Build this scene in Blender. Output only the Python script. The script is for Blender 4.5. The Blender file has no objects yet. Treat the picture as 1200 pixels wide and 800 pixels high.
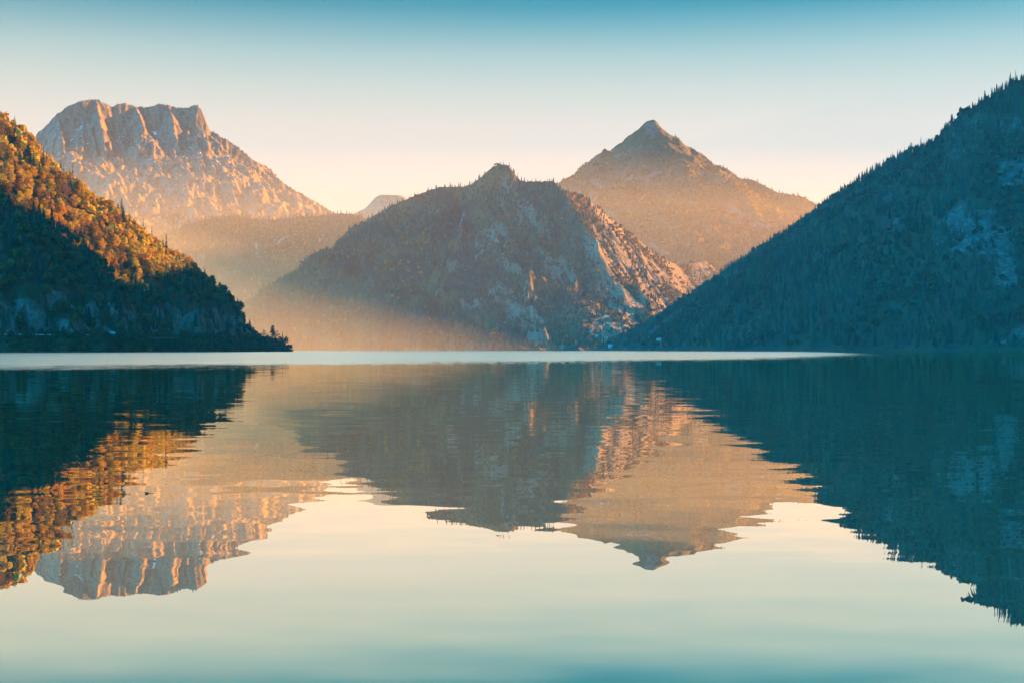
import bpy, math, random
import numpy as np
from mathutils import Vector, Matrix

random.seed(7)
RNG = np.random.default_rng(11)
C = bpy.context.scene.collection
SC = bpy.context.scene
F = 1667.0            # focal length in photo pixels (50 mm lens, 1200 px wide)
HZ = 410.0            # horizon row in the photograph
EYE = 1.7             # eye height above the water
SUN_AZ, SUN_EL = math.radians(55), math.radians(15)

# ------------------------------------------------------------------ noise
def _grad(ix, iy, seed):
    h = (ix * 374761393 + iy * 668265263 + seed * 974711) & 0x7fffffff
    h = ((h ^ (h >> 13)) * 1274126177) & 0x7fffffff
    h = (h ^ (h >> 16)) & 0xffff
    a = h * (2 * math.pi / 65536.0)
    return np.cos(a), np.sin(a)

def perlin(x, y, seed=0):
    x = np.asarray(x, float); y = np.asarray(y, float)
    xi = np.floor(x).astype(np.int64); yi = np.floor(y).astype(np.int64)
    xf = x - xi; yf = y - yi
    u = xf ** 3 * (xf * (xf * 6 - 15) + 10); v = yf ** 3 * (yf * (yf * 6 - 15) + 10)
    def g(dx, dy):
        gx, gy = _grad(xi + dx, yi + dy, seed)
        return gx * (xf - dx) + gy * (yf - dy)
    a = g(0, 0) * (1 - u) + g(1, 0) * u
    b = g(0, 1) * (1 - u) + g(1, 1) * u
    return (a * (1 - v) + b * v) * 1.5

def fbm(x, y, octv=4, seed=0, gain=.5):
    t = 0.; a = 1.; n = 0.
    for k in range(octv):
        t = t + a * perlin(x * 2 ** k + 17.3 * k, y * 2 ** k - 9.1 * k, seed + 31 * k); n += a; a *= gain
    return t / n

def ridged(x, y, octv=4, seed=0, gain=.5):
    t = 0.; a = 1.; n = 0.
    for k in range(octv):
        t = t + a * (1 - 2 * np.abs(perlin(x * 2 ** k + 5.7 * k, y * 2 ** k + 3.3 * k, seed + 47 * k))); n += a; a *= gain
    return t / n

def sstep(a, b, x):
    t = np.clip((x - a) / (b - a), 0, 1)
    return t * t * (3 - 2 * t)

# ------------------------------------------------------------------ mesh helpers
def mesh_np(name, verts, faces, smooth=True, attrs=None, mat=None):
    """verts (N,3), faces (M,k) with k = 3 or 4; attrs {name: (type, data)} on points"""
    verts = np.ascontiguousarray(verts, np.float32); faces = np.ascontiguousarray(faces, np.int32)
    me = bpy.data.meshes.new(name)
    k = faces.shape[1]
    me.vertices.add(len(verts)); me.vertices.foreach_set('co', verts.ravel())
    me.loops.add(faces.size); me.loops.foreach_set('vertex_index', faces.ravel())
    me.polygons.add(len(faces))
    me.polygons.foreach_set('loop_start', np.arange(0, faces.size, k, dtype=np.int32))
    me.update(calc_edges=True)
    me.polygons.foreach_set('use_smooth', np.full(len(faces), smooth, bool))
    for an, (tp, data) in (attrs or {}).items():
        at = me.attributes.new(an, tp, 'POINT')
        if tp == 'FLOAT':
            at.data.foreach_set('value', np.ascontiguousarray(data, np.float32).ravel())
        else:
            at.data.foreach_set('color', np.ascontiguousarray(data, np.float32).ravel())
    if mat: me.materials.append(mat)
    me.update()
    return me

class MB:
    """collects faces for one mesh"""
    def __init__(s): s.v = []; s.f = []
    def add(s, vs, fs):
        o = len(s.v); s.v += [tuple(v) for v in vs]; s.f += [tuple(i + o for i in f) for f in fs]
    def box(s, x0, x1, y0, y1, z0, z1):
        s.add([(x0,y0,z0),(x1,y0,z0),(x1,y1,z0),(x0,y1,z0),(x0,y0,z1),(x1,y0,z1),(x1,y1,z1),(x0,y1,z1)],
              [(0,3,2,1),(4,5,6,7),(0,1,5,4),(1,2,6,5),(2,3,7,6),(3,0,4,7)])
    def tube(s, pts, radii, n=6):
        rings = []
        for i, (p, r) in enumerate(zip(pts, radii)):
            a = Vector(pts[max(0, i-1)]); b = Vector(pts[min(len(pts)-1, i+1)])
            d = (b - a).normalized()
            e = d.orthogonal().normalized(); g = d.cross(e)
            rings.append([Vector(p) + (e * math.cos(2*math.pi*k/n) + g * math.sin(2*math.pi*k/n)) * r for k in range(n)])
        vs = [v for r in rings for v in r]; fs = []
        for i in range(len(rings)-1):
            for k in range(n):
                fs.append((i*n+k, i*n+(k+1) % n, (i+1)*n+(k+1) % n, (i+1)*n+k))
        fs.append(tuple(range(n-1, -1, -1))); fs.append(tuple((len(rings)-1)*n+k for k in range(n)))
        s.add(vs, fs)
    def mesh(s, name, mat, smooth=False):
        me = bpy.data.meshes.new(name); me.from_pydata(s.v, [], s.f)
        me.materials.append(mat)
        for p in me.polygons: p.use_smooth = smooth
        me.update()
        return me

def link(name, me, parent=None, **props):
    o = bpy.data.objects.new(name, me); C.objects.link(o)
    if parent: o.parent = parent
    for k, v in props.items(): o[k] = v
    return o

def empty(name, loc, rz=0., **props):
    o = bpy.data.objects.new(name, None); C.objects.link(o)
    o.location = loc; o.rotation_euler.z = rz; o.empty_display_size = 1
    for k, v in props.items(): o[k] = v
    return o

# ------------------------------------------------------------------ materials
class NT:
    def __init__(s, mat):
        mat.use_nodes = True; s.t = mat.node_tree; s.t.nodes.clear()
    def n(s, typ, **kw):
        nd = s.t.nodes.new(typ)
        for k, v in kw.items():
            if k.startswith('i_'):
                nd.inputs[k[2:].replace('_', ' ')].default_value = v
            else: setattr(nd, k, v)
        return nd
    def l(s, a, b): s.t.links.new(a, b)
    def noise(s, scale, detail=4, rough=.55, vec=None, dist=0.):
        nd = s.n('ShaderNodeTexNoise'); nd.inputs['Scale'].default_value = scale
        nd.inputs['Detail'].default_value = detail; nd.inputs['Roughness'].default_value = rough
        nd.inputs['Distortion'].default_value = dist
        if vec is not None: s.l(vec, nd.inputs['Vector'])
        return nd.outputs['Fac']
    def ramp(s, fac, stops):
        nd = s.n('ShaderNodeValToRGB'); cr = nd.color_ramp
        while len(cr.elements) < len(stops): cr.elements.new(.5)
        for e, (p, c) in zip(cr.elements, stops):
            e.position = p; e.color = (*c, 1) if len(c) == 3 else c
        s.l(fac, nd.inputs[0]); return nd.outputs[0]
    def mix(s, fac, a, b):
        nd = s.n('ShaderNodeMix', data_type='RGBA')
        for sock, v in ((nd.inputs[0], fac), (nd.inputs[6], a), (nd.inputs[7], b)):
            if isinstance(v, (int, float)): sock.default_value = v
            elif isinstance(v, tuple): sock.default_value = (*v, 1)
            else: s.l(v, sock)
        return nd.outputs[2]
    def math(s, op, a, b=0., c=0., clamp=False):
        nd = s.n('ShaderNodeMath', operation=op, use_clamp=clamp)
        for sock, v in zip(nd.inputs, (a, b, c)):
            if isinstance(v, (int, float)): sock.default_value = v
            else: s.l(v, sock)
        return nd.outputs[0]
    def attr(s, name, out='Fac'):
        nd = s.n('ShaderNodeAttribute', attribute_name=name); return nd.outputs[out]
    def pos(s): return s.n('ShaderNodeNewGeometry').outputs['Position']
    def scaled(s, vec, sc):
        nd = s.n('ShaderNodeVectorMath', operation='MULTIPLY'); s.l(vec, nd.inputs[0]); nd.inputs[1].default_value = sc
        return nd.outputs[0]

def simple_mat(name, col, rough=.8, var=.25, scale=2.):
    m = bpy.data.materials.new(name); t = NT(m)
    b = t.n('ShaderNodeBsdfPrincipled', i_Roughness=rough)
    tc = t.n('ShaderNodeTexCoord')
    f = t.noise(scale, 5, .6, tc.outputs['Object'])
    t.l(t.mix(f, tuple(c*(1-var) for c in col), tuple(c*(1+var) for c in col)), b.inputs['Base Color'])
    o = t.n('ShaderNodeOutputMaterial'); t.l(b.outputs[0], o.inputs[0])
    return m

def terrain_mat(name, rock_a, rock_b, floor_a, floor_b, grain, bump=1., snow=False, stain=(.16, .12, .08)):
    """rock where the 'rock' cover is high, vegetation/soil elsewhere, snow in the 'snow' cover"""
    m = bpy.data.materials.new(name); t = NT(m)
    p = t.pos()
    n1 = t.noise(1/(grain*9), 6, .6, p)
    n2 = t.noise(1/grain, 6, .65, p)
    streak = t.noise(1.0, 5, .6, t.scaled(p, (1/(grain*.9), 1/(grain*.9), 1/(grain*9))))
    rock = t.mix(t.ramp(n2, [(.3, (0,0,0)), (.7, (1,1,1))]), rock_a, rock_b)
    rock = t.mix(t.ramp(streak, [(.46, (0,0,0)), (.62, (.8,.8,.8))]), rock, stain)
    soil = t.mix(t.ramp(n1, [(.38, (0,0,0)), (.6, (1,1,1))]), floor_a, floor_b)
    soil = t.mix(t.ramp(n2, [(.35, (.55,.55,.55)), (.6, (0,0,0))]), soil, tuple(c*.45 for c in floor_a))
    k = t.math('ADD', t.attr('rock'), t.math('MULTIPLY', t.math('SUBTRACT', n2, .5), 1.1))
    k = t.ramp(k, [(.42, (0,0,0)), (.58, (1,1,1))])
    col = t.mix(k, soil, rock)
    if snow:
        sn = t.math('ADD', t.attr('snow'), t.math('MULTIPLY', t.math('SUBTRACT', t.noise(1/(grain*1.3), 5, .65, p), .5), 1.5))
        col = t.mix(t.ramp(sn, [(.52, (0,0,0)), (.6, (1,1,1))]), col, (.78, .78, .8))
    b = t.n('ShaderNodeBsdfPrincipled', i_Roughness=.92)
    b.inputs['Specular IOR Level'].default_value = .15
    t.l(col, b.inputs['Base Color'])
    bp = t.n('ShaderNodeBump', i_Strength=.9, i_Distance=grain*.4*bump)
    vo = t.n('ShaderNodeTexVoronoi', feature='F1'); vo.inputs['Scale'].default_value = 1.; t.l(t.scaled(p, (1/(grain*1.5), 1/(grain*1.5), 1/(grain*3.2))), vo.inputs['Vector'])
    h = t.math('ADD', n2, t.math('MULTIPLY', streak, .7))
    h = t.math('ADD', h, t.math('MULTIPLY', t.math('MULTIPLY', vo.outputs['Distance'], k), 1.1))
    t.l(h, bp.inputs['Height']); t.l(bp.outputs[0], b.inputs['Normal'])
    o = t.n('ShaderNodeOutputMaterial'); t.l(b.outputs[0], o.inputs[0])
    return m

def leaf_mat(name, use_attr, trans=.35):
    """foliage; its colour comes from each object's own colour or, for a merged wood, from the 'tint' attribute"""
    m = bpy.data.materials.new(name); t = NT(m)
    if use_attr: col = t.attr('tint', 'Color')
    else: col = t.n('ShaderNodeObjectInfo').outputs['Color']
    f = t.noise(.55, 3, .6, t.pos())
    hs = t.n('ShaderNodeHueSaturation')
    t.l(col, hs.inputs['Color'])
    t.l(t.math('MULTIPLY_ADD', f, 1.3, .4), hs.inputs['Value'])
    t.l(t.math('MULTIPLY_ADD', f, .06, .47), hs.inputs['Hue'])
    d = t.n('ShaderNodeBsdfDiffuse'); t.l(hs.outputs[0], d.inputs[0])
    if trans:
        tr = t.n('ShaderNodeBsdfTranslucent'); t.l(hs.outputs[0], tr.inputs[0])
        mx = t.n('ShaderNodeMixShader'); mx.inputs[0].default_value = trans
        t.l(d.outputs[0], mx.inputs[1]); t.l(tr.outputs[0], mx.inputs[2]); s = mx.outputs[0]
    else: s = d.outputs[0]
    o = t.n('ShaderNodeOutputMaterial'); t.l(s, o.inputs[0])
    return m

M_LEAF = leaf_mat('leaf foliage', False, .35)
M_NEEDLE = leaf_mat('needle foliage', False, .08)
M_WOODS = leaf_mat('wooded slope foliage', True, .15)
M_BARK = simple_mat('bark', (.075, .055, .04), .9)
M_PALE_BARK = simple_mat('pale bark', (.16, .13, .10), .9)

# ------------------------------------------------------------------ terrain
def P(px, py, D):
    return ((px - 600) / F * D, D, EYE + (HZ - py) / F * D)

class Terrain:
    def __init__(s, x0, x1, y0, y1, step):
        s.step = step
        s.xs = np.arange(x0, x1 + step, step, dtype=float); s.ys = np.arange(y0, y1 + step, step, dtype=float)
        s.X, s.Y = np.meshgrid(s.xs, s.ys)
    def ridge_field(s, ridges, X, Y):
        """highest of the ridges' flanks at each point, with arc length and distance along the winning ridge"""
        best = np.full(X.shape, -1e9); S = np.zeros(X.shape); D = np.full(X.shape, 1e9)
        for ri, (pts, (fd, fz)) in enumerate(ridges):
            acc = ri * 1777.
            for (ax, ay, az), (bx, by, bz) in zip(pts[:-1], pts[1:]):
                dx, dy = bx - ax, by - ay; L2 = dx * dx + dy * dy; L = math.sqrt(L2)
                t = np.clip(((X - ax) * dx + (Y - ay) * dy) / L2, 0, 1)
                d = np.hypot(X - ax - t * dx, Y - ay - t * dy)
                h = az + t * (bz - az) - np.interp(d, fd, fz)
                w = h > best
                best = np.where(w, h, best); S = np.where(w, acc + t * L, S); D = np.where(w, d, D)
                acc += L
        return best, S, D
    def build(s, ridges, warp=(0, 100), gully=(0, 60, 400, 150), rough=(0, 60), seed=1, post=None, craggy=0, amp=1., ncrest=1, jitter=.9, crag_top=.12):
        X, Y = s.X, s.Y
        _, _, dc = s.ridge_field(ridges[:ncrest], X, Y)
        k = sstep(0, warp[1] * 1.5, dc)
        wx = fbm(X / warp[1], Y / warp[1], 3, seed + 1) * warp[0] * k
        wy = fbm(X / warp[1], Y / warp[1], 3, seed + 2) * warp[0] * k
        h, S, D = s.ridge_field(ridges, X + wx, Y + wy)
        A, ls, ld, fade = gully
        jit = fbm(X / (ls * 2.5), Y / (ls * 2.5), 3, seed + 3) * jitter
        g = ridged(S / ls + jit, D / ld + jit, 4, seed + 4)
        g2 = ridged(S / (ls * .31) + jit * 2, D / (ld * .5) + jit, 4, seed + 14, .6)
        h = h + amp * A * ((g - .35) + craggy * .42 * (g2 - .3)) * np.clip(D / fade, 0, 1)
        if craggy: q = .75 * (ridged(X / rough[1], Y / rough[1], 6, seed + 5, .58) - .35) + .35 * fbm(X / rough[1], Y / rough[1], 3, seed + 6)
        else: q = fbm(X / rough[1], Y / rough[1], 5, seed + 5, .55)
        h = h + amp * rough[0] * q * np.clip(dc / rough[1], crag_top, 1)
        s.g = g; s.S = S; s.D = D; s.dc = dc
        s.raw = h
        s.H = post(s, h) if post else h
        s.finish()
        return s
    def finish(s):
        gy, gx = np.gradient(s.H, s.step)
        s.nz = 1 / np.sqrt(1 + gx ** 2 + gy ** 2); s.gx, s.gy = gx, gy
    def sample(s, A, x, y):
        fx = np.clip((np.asarray(x) - s.xs[0]) / s.step, 0, len(s.xs) - 1.001); fy = np.clip((np.asarray(y) - s.ys[0]) / s.step, 0, len(s.ys) - 1.001)
        i = fx.astype(int); j = fy.astype(int); u = fx - i; v = fy - j
        return (A[j, i] * (1-u) + A[j, i+1] * u) * (1-v) + (A[j+1, i] * (1-u) + A[j+1, i+1] * u) * v
    def z(s, x, y): return s.sample(s.H, x, y)
    def mesh(s, name, mat, rock, snow=None, smooth=True, **props):
        ny, nx = s.H.shape
        idx = np.arange(ny * nx).reshape(ny, nx)
        f = np.stack([idx[:-1, :-1], idx[:-1, 1:], idx[1:, 1:], idx[1:, :-1]], -1).reshape(-1, 4)
        Hc = np.maximum(s.H, -12.)
        keep = Hc.ravel()[f].max(1) > -6
        f = f[keep]
        used = np.unique(f); remap = np.full(ny * nx, -1); remap[used] = np.arange(len(used))
        V = np.stack([s.X.ravel(), s.Y.ravel(), Hc.ravel()], -1)[used]
        at = {'rock': ('FLOAT', rock.ravel()[used])}
        if snow is not None: at['snow'] = ('FLOAT', snow.ravel()[used])
        me = mesh_np(name, V, remap[f], smooth, at, mat)
        return link(name, me, kind='structure', **props)

def pts(*a): return [P(*q) for q in a]
def flank(*a): return ([q[0] for q in a], [q[1] for q in a])
def lin(k): return ([0, 20000], [0, 20000 * k])

# ---- wooded hill on the near shore -------------------------------------------------
def shelf_z(r): return np.interp(r, [-200, 14, 20, 30, 46, 2000], [-190, -1, 10, 12.5, 46, 2000])
def unshelf(z): return float(np.interp(z, [-190, -1, 10, 12.5, 46, 2000], [-200, 14, 20, 30, 46, 2000]))
def shelf_crest(l): return [(x, y, unshelf(z)) for x, y, z in l]
hill = Terrain(-900, -180, 930, 1720, 2.5)
def hd(px): return 1350.6 / (.695 + (600 - px) / F)      # the crest runs away from the near shore, its face turned to the lake and the sun
HILL_SKY = [(0, 156), (20, 180), (40, 202), (80, 226), (110, 241), (150, 270), (190, 298), (225, 324), (255, 350), (278, 374), (292, 388), (304, 399), (322, 402), (334, 403)]
hill_crest = shelf_crest(pts((-400, -100, 1500), (-200, 10, 1400), (-60, 100, 1300)) + pts(*[(a, b, hd(a)) for a, b in HILL_SKY]))
def hpt(px, py, off):
    """a spur point: off metres down the lake side from the crest"""
    return (px, py, hd(px) - off)
hill_spurs = [
    (shelf_crest(pts(hpt(0, 156, 0), hpt(-5, 222, 150), hpt(50, 264, 170), hpt(85, 304, 190), hpt(122, 344, 208), hpt(140, 372, 225))), lin(1.0)),
    (shelf_crest(pts(hpt(110, 241, 0), hpt(122, 290, 60), hpt(134, 345, 150), hpt(140, 372, 200))), lin(1.05)),
    (shelf_crest(pts(hpt(170, 284, 0), hpt(186, 330, 60), hpt(200, 372, 150))), lin(1.1)),
    (shelf_crest(pts(hpt(225, 324, 0), hpt(240, 356, 50), hpt(252, 384, 100))), lin(1.2)),
]
def hill_post(s, h):
    h = h + (11 * fbm(s.X / 30, s.Y / 30, 4, 77) + 5 * (ridged(s.X / 11, s.Y / 11, 4, 78) - .3)) * sstep(12, 32, h) * np.clip(s.dc / 20, 0, 1)
    return shelf_z(h)
hill.build([(hill_crest, flank((0, 0), (15, 8), (400, 372), (3000, 3000)))] + hill_spurs, warp=(16, 60), gully=(12, 34, 160, 40), rough=(6, 45), seed=5, post=hill_post)
hill_rock = sstep(.70, .48, hill.nz + .22 * fbm(hill.X / 16, hill.Y / 16, 5, 9)) * sstep(54, 34, hill.H + 22 * fbm(hill.X / 34, hill.Y / 34, 3, 10)) * sstep(9, 13, hill.H) * (.62 + 1.1 * fbm(hill.X / 13, (hill.Y + hill.H) / 13, 4, 19))
hill_rock = np.clip(hill_rock, 0, 1)
M_HILL = terrain_mat('wooded hill ground', (.22, .23, .225), (.03, .04, .035), (.035, .038, .024), (.08, .055, .025), 3.5, 1.0, stain=(.07, .085, .06))
hill.mesh('wooded_hill', M_HILL, hill_rock)

# ---- big shaded mountain across the water ----------------------------------------------
shade = Terrain(-60, 1700, 1350, 3500, 5.0)
shade_crest = pts((640, 425, 3350), (690, 411, 3200), (720, 399, 3110), (757, 381, 3020), (806, 354, 2900), (845, 326, 2800), (879, 305, 2720), (913, 280, 2640),
    (938, 265, 2580), (964, 248, 2520), (989, 228, 2470), (1023, 206, 2400), (1040, 193, 2370), (1074, 176, 2310), (1108, 164, 2260), (1142, 144, 2220),
    (1163, 126, 2190), (1180, 113, 2170), (1189, 98, 2160), (1200, 93, 2150)) + [(1000, 2160, 500), (1600, 2870, 728), (1600, 2724, 696), (1600, 2590, 664), (1600, 2552, 648)]  # last points lie out of view, shaped to shadow the wooded hill
caster_crest = [(1600, 2526, 860), (1600, 2300, 850), (1700, 1500, 800), (1500, 600, 720), (1320, -300, 680), (1250, -1200, 650)]  # unseen ridge added to cast shadow on the wooded hill and lake
shade_spurs = [
    (pts((1200, 93, 2150), (1188, 200, 2040), (1192, 330, 1900), (1200, 415, 1740)), lin(.85)),
    (pts((1023, 206, 2400), (1010, 300, 2260), (1025, 380, 2140), (1030, 415, 2050)), lin(.82)),
    (pts((1108, 164, 2260), (1098, 240, 2150), (1110, 340, 2000), (1112, 415, 1880)), lin(.9)),
    (pts((900, 288, 2670), (895, 350, 2560), (905, 415, 2440)), lin(.8)),
]
shade.build([(shade_crest, flank((0, 0), (40, 26), (900, 730), (4000, 4000))), (caster_crest[:3], flank((0, 0), (28, 200), (70, 260), (1000, 1010), (4000, 4000)))] + shade_spurs, warp=(40, 220), gully=(40, 80, 500, 140), rough=(20, 140), seed=21)
def patch(T, px, py, rx, ry, rot=0., seed=0):
    """a cover patch round the ground seen at (px, py): soft ellipse broken up by noise"""
    ix = 600 + F * T.X / T.Y; iy = HZ - F * (T.H - EYE) / T.Y
    a = math.radians(rot); u = (ix - px); v = (iy - py)
    uu = (u * math.cos(a) + v * math.sin(a)) / rx; vv = (-u * math.sin(a) + v * math.cos(a)) / ry
    return np.clip(1.5 - (uu ** 2 + vv ** 2) + 1.5 * fbm(T.X / 55, T.Y / 55 + T.H / 55, 5, seed, .6), 0, 1)
shore = Terrain(350, 2300, -1500, 1352, 14.)  # unseen hills put in to keep the near air in shade
shore.build([(caster_crest[1:], flank((0, 0), (40, 26), (900, 730), (4000, 4000)))], warp=(40, 220), gully=(22, 90, 500, 140), rough=(16, 140), seed=22)
sh_rock = np.maximum.reduce([patch(shade, 1150, 275, 52, 34, 25, 3), patch(shade, 1190, 205, 28, 20, -35, 4), patch(shade, 1052, 256, 9, 7, 0, 5),
    patch(shade, 1192, 393, 22, 9, -25, 6), patch(shade, 1040, 268, 7, 7, 0, 8) * .8, patch(shade, 1180, 318, 18, 26, 0, 8)])
sh_rock = np.maximum(sh_rock * .62, sstep(.60, .45, shade.nz) * .5)
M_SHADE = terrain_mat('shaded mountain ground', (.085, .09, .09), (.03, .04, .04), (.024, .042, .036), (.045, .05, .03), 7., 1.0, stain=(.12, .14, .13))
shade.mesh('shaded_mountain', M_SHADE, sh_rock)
shore.mesh('unseen_caster_hill', M_SHADE, np.zeros(shore.H.shape))

# ---- cliff mountain in the middle ------------------------------------------------------
cliff = Terrain(-1400, 1150, 3400, 5700, 4.4)
cliff_crest = pts((100, 425, 4000), (180, 405, 4050), (240, 386, 4100), (295, 353, 4150), (340, 328, 4200), (380, 301, 4250), (400, 285, 4270), (420, 268, 4300), (440, 252, 4320), (460, 240, 4330),
    (490, 228, 4340), (515, 219, 4350), (540, 219, 4345), (553, 216, 4340), (565, 207, 4330), (577, 196, 4320), (585, 192, 4315), (595, 194, 4310), (602, 203, 4300), (610, 211, 4290), (630, 212, 4280), (650, 213, 4270),
    (656, 224, 4290), (672, 227, 4370), (684, 229, 4430), (698, 241, 4500), (714, 254, 4590), (740, 276, 4720), (760, 290, 4820), (780, 304, 4920), (798, 312, 5010), (810, 308, 5060), (828, 306, 5130), (845, 322, 5200), (870, 340, 5270), (920, 380, 5350), (980, 420, 5450))
cl_fl = flank((0, 0), (60, 75), (160, 160), (700, 520), (3000, 2300))
cliff_spurs = [
    (pts((590, 195, 4310), (598, 245, 4200), (612, 300, 4080), (625, 360, 3900), (628, 415, 3740)), flank((0, 0), (300, 330), (3000, 3300))),
    (pts((652, 214, 4270), (664, 232, 4210), (680, 258, 4130), (690, 282, 4060), (693, 292, 4030), (694, 345, 3955), (702, 385, 3860), (712, 415, 3760)), flank((0, 0), (50, 90), (300, 400), (3000, 3700))),
    (pts((836, 313, 5165), (858, 345, 5020), (880, 385, 4880)), flank((0, 0), (30, 40), (3000, 3000))),
    (pts((515, 219, 4350), (500, 265, 4230), (485, 330, 4080), (480, 390, 3860), (478, 415, 3760)), lin(.75)),
    (pts((440, 252, 4320), (420, 300, 4180), (402, 360, 4000), (400, 414, 3800)), lin(.72)),
    (pts((340, 328, 4200), (330, 372, 4060), (330, 414, 3880)), lin(.7)),
]
KN = 20
cliff.build([(cliff_crest[:KN - 5], cl_fl), (cliff_crest[KN - 6:KN], flank((0, 0), (60, 82), (400, 470), (3000, 3200))), (cliff_crest[KN - 1:], flank((0, 0), (60, 85), (400, 560), (3000, 3600)))] + cliff_spurs, warp=(60, 260), gully=(58, 75, 520, 130), rough=(44, 100), seed=33, craggy=1.2, amp=1 - .62 * sstep(664, 706, 600 + F * cliff.X / cliff.Y), ncrest=3)
ixc = 600 + F * cliff.X / cliff.Y
cl_rock = sstep(.70, .50, cliff.nz + .12 * fbm(cliff.X / 90, cliff.Y / 90, 4, 12))
cl_rock = np.maximum(cl_rock * (.45 + .9 * fbm(cliff.X / 110, cliff.Y / 110, 4, 15)) * sstep(400, 600, ixc + 60 * fbm(cliff.X / 150, cliff.Y / 150, 3, 16)), .95 * sstep(672, 705, ixc) * (.62 + 1.2 * fbm(cliff.X / 60, cliff.Y / 60, 4, 13)))
cl_rock = np.maximum(cl_rock, patch(cliff, 605, 265, 50, 60, 0, 14) * .4)
cl_rock = np.clip(cl_rock, 0, 1)
M_CLIFF = terrain_mat('cliff mountain ground', (.33, .24, .145), (.09, .07, .05), (.034, .044, .03), (.15, .085, .025), 11., 1.0, stain=(.13, .115, .09))
cliff.mesh('cliff_mountain', M_CLIFF, cl_rock, smooth=False)

# ---- low wooded ridge behind the water -------------------------------------------------
low = Terrain(-1750, 200, 5300, 6900, 8.)
low_crest = pts((120, 330, 6100), (170, 300, 6150), (205, 274, 6200), (222, 262, 6200), (250, 254, 6210), (280, 251, 6210), (300, 256, 6200), (320, 257, 6200), (350, 253, 6210), (380, 252, 6220), (400, 250, 6220), (420, 252, 6220), (440, 260, 6230), (480, 275, 6250), (560, 300, 6280))
low_spurs = [(pts((222, 262, 6200), (240, 300, 6000), (262, 345, 5750), (280, 400, 5450)), lin(.62)),
    (pts((300, 256, 6200), (310, 300, 5980), (318, 350, 5720), (320, 405, 5420)), lin(.66)),
    (pts((395, 250, 6220), (385, 285, 6040), (360, 330, 5800), (350, 400, 5480)), lin(.6))]
low.build([(low_crest, flank((0, 0), (60, 45), (3000, 1900)))] + low_spurs, warp=(70, 320), gully=(40, 150, 700, 160), rough=(24, 180), seed=41)
M_LOW = terrain_mat('wooded ridge ground', (.30, .27, .23), (.2, .18, .15), (.07, .06, .03), (.15, .09, .035), 18., 1.0)
low.mesh('wooded_ridge_hill', M_LOW, sstep(.66, .5, low.nz + .1 * fbm(low.X / 100, low.Y / 100, 3, 2)))

# ---- pointed mountain --------------------------------------------------------------
peak = Terrain(-250, 2200, 5250, 7700, 7.5)
peak_crest = pts((560, 260, 6700), (610, 232, 6750), (640, 222, 6780), (657, 217, 6800), (676, 213, 6800), (691, 211, 6800), (695, 191, 6800), (704, 184, 6800), (722, 178, 6800), (735, 169, 6800), (738, 163, 6800), (741, 166, 6800), (750, 160, 6800), (753, 149, 6800),
    (758, 141, 6800), (766, 139, 6800), (770, 144, 6800), (777, 152, 6790), (792, 165, 6770), (806, 173, 6750), (812, 181, 6745), (826, 182, 6740), (836, 192, 6725), (852, 197, 6710), (866, 208, 6690), (884, 211, 6680), (912, 225, 6650), (940, 230, 6620), (960, 240, 6600), (1000, 265, 6560), (1080, 320, 6500), (1180, 400, 6400))
peak_spurs = [
    (pts((768, 141, 6800), (796, 176, 6640), (830, 215, 6450), (852, 234, 6330), (874, 240, 6260), (884, 262, 6150), (874, 300, 6010), (860, 340, 5850), (850, 415, 5500)), flank((0, 0), (70, 110), (300, 330), (3000, 2500))),
    (pts((696, 192, 6800), (705, 260, 6500), (720, 330, 6150), (730, 415, 5600)), lin(.72)),
    (pts((850, 198, 6710), (900, 250, 6450), (930, 300, 6200), (950, 415, 5700)), lin(.7)),
    (pts((757, 146, 6800), (765, 225, 6520), (775, 300, 6180), (790, 415, 5600)), lin(.78)),
]
peak.build([(peak_crest, flank((0, 0), (60, 70), (300, 260), (3000, 2100)))] + peak_spurs, warp=(70, 380), gully=(60, 110, 800, 190), rough=(50, 190), seed=53, craggy=1)
pk_rock = np.maximum(patch(peak, 876, 268, 12, 26, 10, 3) * .45, .6 * sstep(.60, .44, peak.nz))
pk_rock = np.maximum(pk_rock, patch(peak, 764, 150, 12, 12, 0, 5) * .55)
M_PEAK = terrain_mat('pointed mountain ground', (.24, .20, .16), (.10, .085, .07), (.06, .06, .03), (.12, .08, .035), 16., 1.0)
peak.mesh('pointed_mountain', M_PEAK, np.clip(pk_rock, 0, 1))

# ---- rock massif far behind the wooded hill -------------------------------------------
def ptsm(*a): return pts(*[(q[0], q[1], (q[2] + (q[0] - 200) * 3.6) * .78) for q in a])
mass = Terrain(-3120, 300, 5500, 8800, 7.5)
mass_crest = ptsm((-150, 420, 9500), (-20, 330, 9500), (25, 262, 9500), (44, 220, 9500), (51, 190, 9500), (54, 160, 9500), (58, 145, 9500), (66, 134, 9500), (76, 125, 9500), (90, 119, 9500), (101, 116, 9500), (108, 115, 9500), (120, 119, 9500), (130, 124, 9500), (138, 120, 9500), (150, 121, 9500), (163, 124, 9500),
    (172, 125, 9500), (185, 121, 9490), (197, 123, 9480), (212, 126, 9470), (222, 124, 9460), (231, 123, 9450), (238, 133, 9440), (245, 150, 9420), (256, 158, 9400), (264, 162, 9390), (280, 173, 9370), (300, 190, 9340), (320, 206, 9310), (345, 221, 9270), (365, 233, 9240), (384, 244, 9210), (410, 262, 9180), (470, 300, 9100), (600, 400, 9000))
ms_fl = flank((0, 0), (47, 145), (180, 310), (328, 390), (1100, 900), (3200, 2400))
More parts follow.
